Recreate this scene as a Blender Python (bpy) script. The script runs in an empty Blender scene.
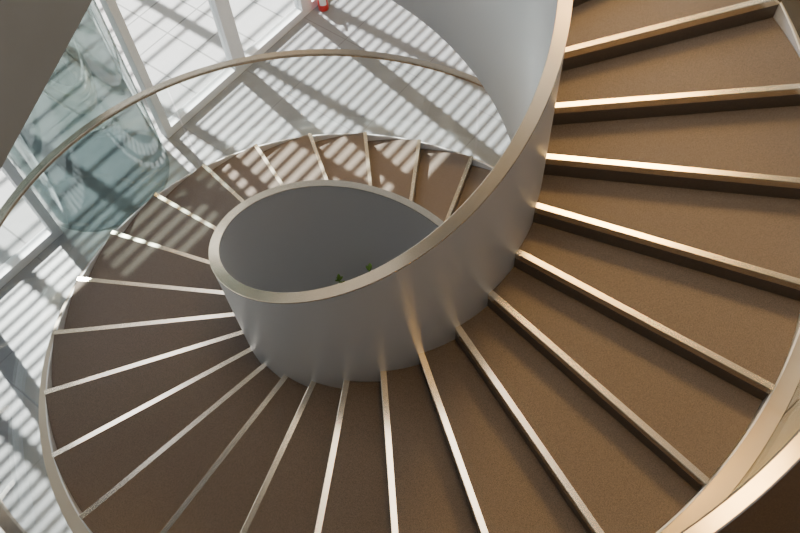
import bpy, bmesh, math, random
from mathutils import Vector, Matrix
C = bpy.context.scene.collection
PI = math.pi
random.seed(4)
# ------------------------------------------------------------------ stair numbers
H = 0.165; DTH = 0.22246; TH0 = 0.15155
RI, RO = 1.193, 2.865
BT = 0.07
HB = 1.20; HL = -0.98; HH = 1.135
ITOP, IBOT = -13, 27
ZF = -IBOT * H
def th(i): return TH0 - i * DTH
def zz(i): return -i * H
# ------------------------------------------------------------------ materials
def mat(name):
    m = bpy.data.materials.new(name); m.use_nodes = True
    nt = m.node_tree
    return m, nt, nt.nodes['Principled BSDF']
def N(nt, t, **kw):
    n = nt.nodes.new(t)
    for k, v in kw.items():
        if k in n.inputs: n.inputs[k].default_value = v
        else: setattr(n, k, v)
    return n
def simple(name, col, rough=.5, metal=0., noise=0., scale=40., bump=0., detail=4.):
    m, nt, b = mat(name)
    b.inputs['Roughness'].default_value = rough; b.inputs['Metallic'].default_value = metal
    tc = N(nt, 'ShaderNodeTexCoord'); nz = N(nt, 'ShaderNodeTexNoise', Scale=scale, Detail=detail)
    mp = N(nt, 'ShaderNodeMapping'); mp.inputs['Rotation'].default_value = (.63, .41, .27)
    nt.links.new(tc.outputs['Object'], mp.inputs['Vector']); nt.links.new(mp.outputs['Vector'], nz.inputs['Vector'])
    cr = N(nt, 'ShaderNodeValToRGB')
    cr.color_ramp.elements[0].position = .3; cr.color_ramp.elements[1].position = .7
    cr.color_ramp.elements[0].color = [c * (1 - noise) for c in col] + [1]
    cr.color_ramp.elements[1].color = [min(1, c * (1 + noise)) for c in col] + [1]
    nt.links.new(nz.outputs['Fac'], cr.inputs['Fac']); nt.links.new(cr.outputs['Color'], b.inputs['Base Color'])
    if bump:
        bp = N(nt, 'ShaderNodeBump', Strength=bump, Distance=.01)
        nt.links.new(nz.outputs['Fac'], bp.inputs['Height']); nt.links.new(bp.outputs['Normal'], b.inputs['Normal'])
    return m
M = {}
M['carpet'] = simple('carpet', (.150, .118, .094), .95, 0, .40, 210, .10)
M['riser'] = simple('dark_riser', (.165, .138, .112), .34, .65, .06, 60)
M['nosing'] = simple('champagne_metal', (.82, .71, .55), .22, 1, .05, 30)
M['band'] = simple('satin_grey_metal', (.64, .655, .67), .42, .62, .01, 2)
M['rim'] = simple('champagne_rim', (.88, .76, .58), .27, 1, .04, 12)
M['stringer'] = simple('pale_edge', (.80, .80, .79), .42, .1, .04, 10)
M['ledge'] = simple('ledge_metal', (.54, .46, .36), .30, .85, .02, 4)
M['soffit'] = simple('soffit_plaster', (.5, .5, .5), .7, 0, .04, 6)
M['rail'] = simple('handrail_metal', (.69, .62, .51), .20, 1, .05, 20)
M['frame'] = simple('window_frame_metal', (.72, .74, .76), .45, 0, .02, 8)
M['wall'] = simple('wall_paint', (.62, .62, .62), .8, 0, .03, 5)
M['fascia'] = simple('fascia_grey', (.130, .148, .175), .6, 0, .05, 3)
M['brownfloor'] = simple('brown_carpet', (.058, .038, .025), .95, 0, .3, 120, .2)
M['red'] = simple('red_paint', (.65, .02, .015), .3, 0, .05, 20)
M['black'] = simple('black_rubber', (.02, .02, .02), .5, 0, .1, 20)
M['white'] = simple('white_label', (.8, .8, .8), .5, 0, .03, 20)
M['leaf'] = simple('leaf_green', (.10, .20, .035), .5, 0, .35, 25)
M['pot'] = simple('pot_dark', (.07, .065, .06), .6, 0, .1, 20)
M['slat'] = simple('louvre_metal', (.45, .45, .45), .5, .2, .04, 10)
def tiles(name, c1, c2, mort, size, gap, rough):
    m, nt, b = mat(name)
    tc = N(nt, 'ShaderNodeTexCoord'); mp = N(nt, 'ShaderNodeMapping'); mp.inputs['Rotation'].default_value = (0, 0, PI / 4)
    br = N(nt, 'ShaderNodeTexBrick', offset=.0); br.inputs['Scale'].default_value = 1.0
    br.inputs['Brick Width'].default_value = size; br.inputs['Row Height'].default_value = size
    br.inputs['Mortar Size'].default_value = gap; br.inputs['Mortar Smooth'].default_value = .1
    br.inputs['Color1'].default_value = (*c1, 1); br.inputs['Color2'].default_value = (*c2, 1)
    br.inputs['Mortar'].default_value = (*mort, 1)
    nz = N(nt, 'ShaderNodeTexNoise', Scale=9., Detail=6.)
    mx = N(nt, 'ShaderNodeMixRGB', blend_type='MULTIPLY'); mx.inputs['Fac'].default_value = .2
    nt.links.new(tc.outputs['Object'], mp.inputs['Vector']); nt.links.new(mp.outputs['Vector'], br.inputs['Vector'])
    nt.links.new(tc.outputs['Object'], nz.inputs['Vector'])
    nt.links.new(br.outputs['Color'], mx.inputs['Color1']); nt.links.new(nz.outputs['Fac'], mx.inputs['Color2'])
    nt.links.new(mx.outputs['Color'], b.inputs['Base Color']); b.inputs['Roughness'].default_value = rough
    return m
M['tiles'] = tiles('grey_stone_tiles', (.215, .22, .23), (.225, .23, .24), (.14, .14, .15), 1.25, .006, .42)
M['pavement'] = tiles('pale_paving', (.30, .30, .305), (.32, .32, .32), (.15, .15, .15), .6, .014, .8)
def glass(name, tint, base, k, p=4., rough=.02, haze=0.):
    m = bpy.data.materials.new(name); m.use_nodes = True; nt = m.node_tree
    nt.nodes.clear()
    out = N(nt, 'ShaderNodeOutputMaterial'); mix = N(nt, 'ShaderNodeMixShader')
    tr = N(nt, 'ShaderNodeBsdfTransparent'); gl = N(nt, 'ShaderNodeBsdfGlossy', Roughness=rough)
    tr.inputs['Color'].default_value = (*tint, 1); gl.inputs['Color'].default_value = (.9, .95, .95, 1)
    body = tr
    if haze:      # translucent tinted interlayer
        hz = N(nt, 'ShaderNodeBsdfDiffuse'); hz.inputs['Color'].default_value = (.18, .215, .21, 1)
        body = N(nt, 'ShaderNodeMixShader'); body.inputs['Fac'].default_value = haze
        nt.links.new(tr.outputs[0], body.inputs[1]); nt.links.new(hz.outputs[0], body.inputs[2])
    lw = N(nt, 'ShaderNodeLayerWeight', Blend=.5)
    pw = N(nt, 'ShaderNodeMath', operation='POWER'); pw.inputs[1].default_value = p
    ma = N(nt, 'ShaderNodeMath', operation='MULTIPLY_ADD'); ma.inputs[1].default_value = k; ma.inputs[2].default_value = base
    nt.links.new(lw.outputs['Facing'], pw.inputs[0]); nt.links.new(pw.outputs[0], ma.inputs[0])
    nt.links.new(ma.outputs[0], mix.inputs['Fac']); nt.links.new(body.outputs[0], mix.inputs[1]); nt.links.new(gl.outputs[0], mix.inputs[2])
    nt.links.new(mix.outputs[0], out.inputs['Surface'])
    return m
M['glass'] = glass('clear_glass', (.94, .96, .955), .035, .5, 4., rough=.03)
M['pane'] = glass('window_glass', (.97, .99, .99), .02, .5)
M['darkglass'] = glass('tinted_glass', (.57, .635, .63), .12, .5, 2.2, .04, .16)
M['backglass'] = glass('tinted_glass_rear', (.82, .86, .85), .06, .4, 3., .06, 0)
# ------------------------------------------------------------------ helpers
def link(name, verts, faces, material, parent=None, smooth=True, ang=32, bevel=0):
    me = bpy.data.meshes.new(name); me.from_pydata([tuple(v) for v in verts], [], faces); me.update()
    bm = bmesh.new(); bm.from_mesh(me); bmesh.ops.recalc_face_normals(bm, faces=bm.faces)
    if bevel:
        bmesh.ops.bevel(bm, geom=list(bm.edges), offset=bevel, segments=2, affect='EDGES', profile=.5)
    bm.to_mesh(me); bm.free()
    if smooth:
        me.polygons.foreach_set('use_smooth', [True] * len(me.polygons)); me.set_sharp_from_angle(angle=math.radians(ang))
    me.materials.append(material)
    o = bpy.data.objects.new(name, me); C.objects.link(o)
    if parent: o.parent = parent
    return o
def empty(name, loc=(0, 0, 0)):
    o = bpy.data.objects.new(name, None); C.objects.link(o); o.location = loc; o.empty_display_size = .2
    return o
def tag(o, label=None, cat=None, group=None, kind=None):
    for k, v in (('label', label), ('category', cat), ('group', group), ('kind', kind)):
        if v: o[k] = v
    return o
def sweep(prof, i0, i1, n):
    """prof(i) -> list of (r, z); swept along the helix angle"""
    V = []; F = []
    K = None
    for a in range(n + 1):
        i = i0 + (i1 - i0) * a / n
        p = prof(i); K = len(p); t = th(i)
        V += [(r * math.cos(t), r * math.sin(t), z) for r, z in p]
    for a in range(n):
        for k in range(K):
            k2 = (k + 1) % K
            F.append((a * K + k, a * K + k2, (a + 1) * K + k2, (a + 1) * K + k))
    F.append(tuple(range(K))); F.append(tuple(range(n * K, n * K + K))[::-1])
    return V, F
def boxvf(c0, c1):
    x0, y0, z0 = c0; x1, y1, z1 = c1
    V = [(x0, y0, z0), (x1, y0, z0), (x1, y1, z0), (x0, y1, z0), (x0, y0, z1), (x1, y0, z1), (x1, y1, z1), (x0, y1, z1)]
    F = [(0, 3, 2, 1), (4, 5, 6, 7), (0, 1, 5, 4), (1, 2, 6, 5), (2, 3, 7, 6), (3, 0, 4, 7)]
    return V, F
def merge(parts):
    V = []; F = []
    for v, f in parts:
        n = len(V); V += list(v); F += [tuple(a + n for a in q) for q in f]
    return V, F
def prism(poly, z0, z1):
    n = len(poly)
    V = [(x, y, z0) for x, y in poly] + [(x, y, z1) for x, y in poly]
    F = [tuple(range(n))[::-1], tuple(range(n, 2 * n))] + [(k, (k + 1) % n, n + (k + 1) % n, n + k) for k in range(n)]
    return V, F
def lathe(prof, seg=32, cx=0, cy=0, z=0):
    V = []; F = []; K = len(prof)
    for s in range(seg):
        a = 2 * PI * s / seg
        V += [(cx + r * math.cos(a), cy + r * math.sin(a), z + h) for r, h in prof]
    for s in range(seg):
        s2 = (s + 1) % seg
        for k in range(K - 1): F.append((s * K + k, s2 * K + k, s2 * K + k + 1, s * K + k + 1))
    F.append(tuple(s * K for s in range(seg))[::-1]); F.append(tuple(s * K + K - 1 for s in range(seg)))
    return V, F
def tube(pts, r, seg=8):
    V = []; F = []; n = len(pts); P = [Vector(p) for p in pts]
    for k in range(n):
        d = (P[min(k + 1, n - 1)] - P[max(k - 1, 0)]).normalized()
        a = d.cross(Vector((.31, .2, .93))).normalized(); bb = d.cross(a)
        for s in range(seg):
            t = 2 * PI * s / seg; V.append(P[k] + a * r * math.cos(t) + bb * r * math.sin(t))
    for k in range(n - 1):
        for s in range(seg):
            s2 = (s + 1) % seg
            F.append((k * seg + s, k * seg + s2, (k + 1) * seg + s2, (k + 1) * seg + s))
    F.append(tuple(range(seg))[::-1]); F.append(tuple(range((n - 1) * seg, n * seg)))
    return V, F
# ------------------------------------------------------------------ the staircase
st = tag(empty('spiral_staircase', (0, 0, ZF)),
         'sweeping spiral staircase with brown carpeted steps, metal nosings and a grey inner parapet', 'staircase')
def part(name, vf, material, parent=st, **kw):
    V, F = vf
    V = [(v[0], v[1], v[2] - ZF) for v in V]
    return link(name, V, F, material, parent, **kw)
for i in range(ITOP, IBOT):
    t0, t1 = th(i), th(i - 1); n = 6
    zt, zb = zz(i), zz(i) - H + .001
    V = []; F = []
    for a in range(n + 1):
        t = t0 + (t1 - t0) * a / n
        c, s = math.cos(t), math.sin(t)
        V += [((RI - .01) * c, (RI - .01) * s, zt), (RO * c, RO * s, zt), (RO * c, RO * s, zb), ((RI - .01) * c, (RI - .01) * s, zb)]
    for a in range(n):
        for k in range(4):
            k2 = (k + 1) % 4; F.append((a * 4 + k, a * 4 + k2, a * 4 + 4 + k2, a * 4 + 4 + k))
    F.append((0, 1, 2, 3)); F.append((n * 4 + 3, n * 4 + 2, n * 4 + 1, n * 4))
    sp = part('step', (V, F), M['carpet'], smooth=False)
    # metal nosing bar and dark riser board: radial r, tangential u (up-stairs positive), z
    c, s = math.cos(t0), math.sin(t0)
    def bar_(prof, r0=RI, r1=RO):
        V = []; K = len(prof)
        for r in (r0, r1):
            V += [(r * c - u * s, r * s + u * c, zt + z) for u, z in prof]
        return V, [(k, (k + 1) % K, K + (k + 1) % K, K + k) for k in range(K)] + [tuple(range(K)), tuple(range(K, 2 * K))[::-1]]
    o = part('nosing', bar_([(-.010, .000), (-.006, .004), (.032, .004), (.032, -.002), (.0, -.002), (.0, -.05), (-.010, -.05)], RI, RO + .003), M['nosing'], sp, smooth=False)
    o['label'] = 'brushed champagne metal nosing strip'
    o = part('riser', bar_([(-.006, -.05), (.002, -.05), (.002, -H + .002), (-.006, -H + .002)]), M['riser'], sp, smooth=False)
    o['label'] = 'dark bronze riser board'
# inner parapet band
def fl(z): return max(z, ZF + .002)
def band_prof(i):
    zl = fl(zz(i) + HL); zt = zz(i) + HB - .012
    return [(RI, zl), (RI, zt), (RI - BT, zt), (RI - BT, zl)]
bp = part('inner_parapet', sweep(band_prof, ITOP - 1, IBOT, 330), M['band'])
part('rim_cap', sweep(lambda i: [(RI + .003, zz(i) + HB - .012), (RI + .003, zz(i) + HB - .002), (RI + .001, zz(i) + HB), (RI - BT - .001, zz(i) + HB),
     (RI - BT - .003, zz(i) + HB - .002), (RI - BT - .003, zz(i) + HB - .012)], ITOP - 1, IBOT, 330), M['rim'], bp, ang=25)
# outer stringer, outer fascia and soffit
S0 = RO + .004
part('outer_stringer', sweep(lambda i: [(S0, fl(zz(i) - .42)), (S0, fl(zz(i) - .05)), (S0 + .012, fl(zz(i) - .05)), (S0 + .012, fl(zz(i) - .42))],
     ITOP, IBOT - .3, 330), M['stringer'])
part('outer_fascia', sweep(lambda i: [(S0 + .012, fl(zz(i) - .42)), (S0 + .012, fl(zz(i) - .2)), (RO + .135, fl(zz(i) - .2)), (RO + .135, fl(zz(i) - .42))],
     ITOP, IBOT - 1.5, 330), M['ledge'])
part('soffit', sweep(lambda i: [(RI, fl(zz(i) - .45)), (RI, fl(zz(i) - .40)), (S0 + .01, fl(zz(i) - .40)), (S0 + .01, fl(zz(i) - .45))],
     ITOP, IBOT - 2.8, 300), M['soffit'])
# glass balustrade panels, fixed to the outer fascia
G0 = RO + .137
cuts = [ITOP, -11, -6, -1, 4, 9, 14, 19, 24, IBOT - .3]
for i, j in zip(cuts[:-1], cuts[1:]):
    part('glass_panel', sweep(lambda q: [(G0, fl(zz(q) - .32)), (G0, zz(q) + HH - .041), (G0 + .014, zz(q) + HH - .041), (G0 + .014, fl(zz(q) - .32))],
         i + .02, j - .02, 40), M['glass'])
def rail_prof(i):
    R = RO + .150; z0 = zz(i) + HH - .02; P = []
    for r, z in ((-.041, -.014), (-.041, .010), (-.033, .018), (.033, .018), (.041, .010), (.041, -.014), (.035, -.02), (-.035, -.02)):
        P.append((R + r, z0 + z))
    return P
part('handrail', sweep(rail_prof, ITOP, IBOT - .3, 330), M['rail'], ang=30)
# ------------------------------------------------------------------ setting: facade frame, s along facade, d outward
FD = Vector((-1, 1, 0)).normalized(); FS = Vector((1, 1, 0)).normalized()
F0 = FD * 4.60
def fp(s, d, z): return F0 + FS * s + FD * d + Vector((0, 0, z))
def fbox(s0, s1, d0, d1, z0, z1):
    V = [fp(s, d, z) for z in (z0, z1) for s, d in ((s0, d0), (s1, d0), (s1, d1), (s0, d1))]
    return V, boxvf((0, 0, 0), (1, 1, 1))[1]
def st_(o): o['kind'] = 'structure'; return o
st_(link('floor', *fbox(-12, 12, -16, .02, ZF - .2, ZF), M['tiles'], smooth=False))
st_(link('floor_carpet', *prism([(1.0, -8), (9, -8), (9, 6), (4.2, 6), (3.1, 2.2), (2.9, 0), (2.2, -1.9), (1.2, -2.6)], ZF, ZF + .006), M['brownfloor'], smooth=False))
st_(link('ground', *fbox(-14, 14, .02, 16, ZF - .25, ZF - .03), M['pavement'], smooth=False))
ZC = -.05
st_(link('sun_block_wall', *fbox(-12, 12, -.1, .2, ZC, 6.2), M['wall'], smooth=False))  # unseen upper facade, added to keep the sun off the upper flight
st_(link('sun_block_roof', *fbox(-12, 12, -14, .2, 6.2, 6.4), M['wall'], smooth=False))  # unseen roof slab, put in with the wall to block sun overhead
mull = [-6.4, -5.0, -3.6, -2.2, -.82, 1.0, 2.45, 3.85, 5.25, 6.65, 8.05]
wn = 0
for a, b2 in zip(mull[:-1], mull[1:]):
    if abs(a + .82) < .01: continue
    wn += 1
    w = .105
    fr = merge([fbox(a, a + w, -.07, .07, ZF, ZC), fbox(b2 - w, b2, -.07, .07, ZF, ZC), fbox(a + w, b2 - w, -.07, .07, ZF, ZF + .13), fbox(a + w, b2 - w, -.07, .07, ZC - .08, ZC)])
    f = st_(link('window_%d' % wn, *fr, M['frame'], smooth=False))
    link('pane', *fbox(a + w, b2 - w, -.008, .008, ZF + .13, ZC - .08), M['pane'], f, smooth=False)
# curved glass enclosure between the windows
cc = fp(.06, .15, 0); R = .83
dr = tag(empty('glass_enclosure', (cc.x, cc.y, ZF)), 'tall curved grey green glass drum standing between the facade windows', 'glass enclosure')
def arc(r0, r1, z0, z1, a0, a1, n=48):
    V = []; F = []
    for k in range(n + 1):
        a = a0 + (a1 - a0) * k / n; c, s = math.cos(a), math.sin(a)
        V += [(r0 * c, r0 * s, z0), (r1 * c, r1 * s, z0), (r1 * c, r1 * s, z1), (r0 * c, r0 * s, z1)]
    for k in range(n):
        for q in range(4):
            q2 = (q + 1) % 4; F.append((k * 4 + q, k * 4 + q2, k * 4 + 4 + q2, k * 4 + 4 + q))
    F.append((0, 1, 2, 3)); F.append((n * 4 + 3, n * 4 + 2, n * 4 + 1, n * 4))
    return V, F
ht = ZC - ZF - .06
link('curved_glass', *arc(R, R + .012, .004, ht - .1, -PI / 4 - 1.55, -PI / 4 + 1.55, 72), M['darkglass'], dr)
link('curved_glass', *arc(R, R + .012, .004, ht - .1, 3 * PI / 4 - 1.55, 3 * PI / 4 + 1.55, 72), M['backglass'], dr)
link('base_plate', *lathe([(.1, 0), (R - .01, 0), (R - .01, .012), (.1, .012)], 72), M['fascia'], dr)
link('top_ring', *arc(R - .04, R + .04, ht - .1, ht, 0, 2 * PI - .001, 96), M['frame'], dr)
# upper landing, its parapet, upper floor under the viewer
def pol(r, a): return (r * math.cos(a), r * math.sin(a))
P0 = Vector((-.888, -.794)); D = Vector((-.316, -.949)).normalized()
P1 = P0 + D * 2.3
nrm = Vector((-D.y, D.x)) * -1
if nrm.x > 0: nrm = -nrm
poly = [tuple(P0), tuple(P1), tuple(P1 + nrm * .07), tuple(P0 + nrm * .07)]
st_(link('wall_landing', *prism(poly, 1.7, 3.3), M['fascia'], smooth=False))
a1 = math.radians(174); a0 = math.radians(222)
A = [pol(1.2, a1 + (a0 - a1) * k / 10) for k in range(11)]
poly = A + [tuple(P1 + nrm * .07)] + [pol(3.3, math.radians(238 - 64 * k / 12)) for k in range(13)]
st_(link('floor_landing', *prism(poly, 1.82, 2.14), M['fascia'], smooth=False))
poly = [pol(3.32, math.radians(174 + 150 * k / 40)) for k in range(41)] + [pol(6.5, math.radians(324 - 150 * k / 40)) for k in range(41)]
st_(link('floor_upper', *prism(poly, 1.82, 2.14), M['fascia'], smooth=False))
# slatted canopy outside whose shadow falls through the windows
cz = ZC + .15
cn = tag(empty('slatted_canopy', fp(0, 3, cz)), 'slatted metal sun canopy outside above the windows', 'canopy')
def cpart(name, lst, mt):
    V, F = merge(lst); o = fp(0, 3, cz)
    return link(name, [Vector(v) - o for v in V], F, mt, cn, smooth=False)
sl = []
d = .35
while d < 8:
    sl.append(fbox(-9, 12, d, d + .052, cz, cz + .03)); d += .155 if d < 4.1 else .45
cpart('slats', sl, M['slat'])
def bar(s0, d0, s1, d1, hw):
    a = fp(s0, d0, cz + .05); b2 = fp(s1, d1, cz + .05)
    t = (b2 - a).normalized(); nn = Vector((-t.y, t.x, 0)) * hw; u = Vector((0, 0, .06))
    V = [a - nn, a + nn, b2 + nn, b2 - nn]; V = V + [v + u for v in V]
    return (V, [(0, 1, 2, 3), (4, 7, 6, 5), (0, 4, 5, 1), (1, 5, 6, 2), (2, 6, 7, 3), (3, 7, 4, 0)])
cpart('rafters', [bar(-9.1 + k * 1.4, .25, -9.1 + k * 1.4, 8, .085) for k in range(15)], M['slat'])
# red extinguisher
ex = tag(empty('fire_extinguisher', (-.25, 5.98, ZF)), 'small red fire extinguisher standing on the floor by the window', 'fire extinguisher')
link('cylinder_body', *lathe([(.05, 0), (.07, .01), (.075, .03), (.075, .36), (.06, .41), (.03, .44), (.025, .46)]), M['red'], ex)
link('valve', *lathe([(.02, .46), (.026, .47), (.026, .51), (.012, .52)], 16), M['black'], ex)
link('lever', *boxvf((-.015, -.10, .515), (.015, .03, .535)), M['black'], ex, bevel=.004)
link('hose', *tube([(0, .03, .49), (.05, .06, .48), (.09, .05, .4), (.095, .03, .28), (.09, .02, .16)], .011), M['black'], ex)
link('label_sticker', *arc(.0755, .0765, .12, .28, -PI / 2 - .7, -PI / 2 + .7, 16), M['white'], ex)
# plants in the well
def plant(x, y, h, lab, seed):
    rn = random.Random(seed)
    t = tag(empty('potted_plant', (x, y, ZF)), lab, 'plant', 'plants at the bottom of the stair well')
    link('pot', *lathe([(.09, 0), (.10, .02), (.13, .26), (.135, .28), (.12, .28), (.115, .24)]), M['pot'], t)
    link('stem', *tube([(0, 0, .2), (.01, 0, h * .5), (0, .01, h * .93)], .008), M['leaf'], t)
    V = []; F = []
    for k in range(44):
        a = rn.uniform(0, 2 * PI); z0 = rn.uniform(h * .35, h * .9) if k > 6 else h * .92
        L = rn.uniform(.06, .10); w = L * .2; up = rn.uniform(.9, 1.45)
        dx, dy = math.cos(a), math.sin(a); n = len(V)
        for q, ww in ((0, .2), (.35, 1), (.7, .8), (1, .02)):
            px = L * q * math.cos(up); pz = z0 + L * q * math.sin(up) - .25 * L * q * q
            V += [(dx * px - dy * w * ww, dy * px + dx * w * ww, pz), (dx * px + dy * w * ww, dy * px - dx * w * ww, pz)]
        F += [(n, n + 1, n + 3, n + 2), (n + 2, n + 3, n + 5, n + 4), (n + 4, n + 5, n + 7, n + 6)]
    link('leaves', V, F, M['leaf'], t)
plant(-.40, .75, 1.20, 'small green leaf tips of the left plant, lower in the stair well', 3)
plant(-.08, .80, 1.23, 'small green leaf tips of the right plant, nearer the middle of the stair well', 8)
# ------------------------------------------------------------------ light
w = bpy.data.worlds.new('world'); bpy.context.scene.world = w; w.use_nodes = True
w.node_tree.nodes['Background'].inputs[0].default_value = (.90, .95, 1, 1)
w.node_tree.nodes['Background'].inputs[1].default_value = .36
def lamp(name, kind, loc, aim, energy, col, **kw):
    l = bpy.data.lights.new(name, kind); l.energy = energy; l.color = col
    for k, v in kw.items(): setattr(l, k, v)
    o = bpy.data.objects.new(name, l); C.objects.link(o); o.location = loc
    o.rotation_euler = (Vector(aim) - Vector(loc)).to_track_quat('-Z', 'Y').to_euler()
    return o
el = math.radians(46)
sd = Vector((.57, -.82, 0)).normalized() * math.cos(el) + Vector((0, 0, -math.sin(el)))
lamp('sun', 'SUN', (-8, 12, 14), tuple(Vector((-8, 12, 14)) + sd), 36., (1, .96, .91), angle=math.radians(.65))
lamp('warm_ceiling_light', 'AREA', (3.6, 3.6, 6.0), (1.8, -.4, -.3), 920, (1, .63, .22), size=2.2)
lamp('warm_rail_fill', 'AREA', (1.15, -2.75, 6.1), (1.2, -2.3, .3), 90, (1, .60, .20), size=1.1)  # added lamp, placed to put a gold highlight on the near handrail
lamp('well_nosing_fill', 'AREA', (.2, .2, 6.1), (.2, .1, 0), 160, (1, .90, .76), size=2.8)  # added overhead fill for bright reflections on lower nosings and rim
lamp('cool_facade_fill', 'AREA', tuple(fp(.3, -.2, 3.2)), tuple(fp(.3, -4.2, -1.5)), 620, (.82, .88, 1), shape='RECTANGLE', size=7, size_y=4)  # added cool daylight fill on the solid wall, no opening there
lamp('cool_band_fill', 'SPOT', (-2.2, -1.6, 5.6), (.5, 1.2, .9), 420, (.90, .95, 1), spot_size=math.radians(34), spot_blend=.6, shadow_soft_size=.3)  # added spot that only brightens the inner face of the upper band
# ------------------------------------------------------------------ camera
cy, cz_, yaw, pitch, roll, f = -3.39152, 3.72618, -.05456, 1.03419, -.09228, 808.558
fw = Vector((-math.sin(yaw) * math.cos(pitch), math.cos(yaw) * math.cos(pitch), -math.sin(pitch)))
rt = Vector((math.cos(yaw), math.sin(yaw), 0)); up = rt.cross(fw)
r2 = rt * math.cos(roll) + up * math.sin(roll); u2 = up * math.cos(roll) - rt * math.sin(roll)
cam = bpy.data.cameras.new('camera'); co = bpy.data.objects.new('camera', cam); C.objects.link(co)
mw = Matrix((r2, u2, -fw)).transposed().to_4x4(); mw.translation = Vector((0, cy, cz_))
co.matrix_world = mw
cam.sensor_width = 36; cam.lens = f / 800 * 36; cam.clip_start = .05
bpy.context.scene.camera = co
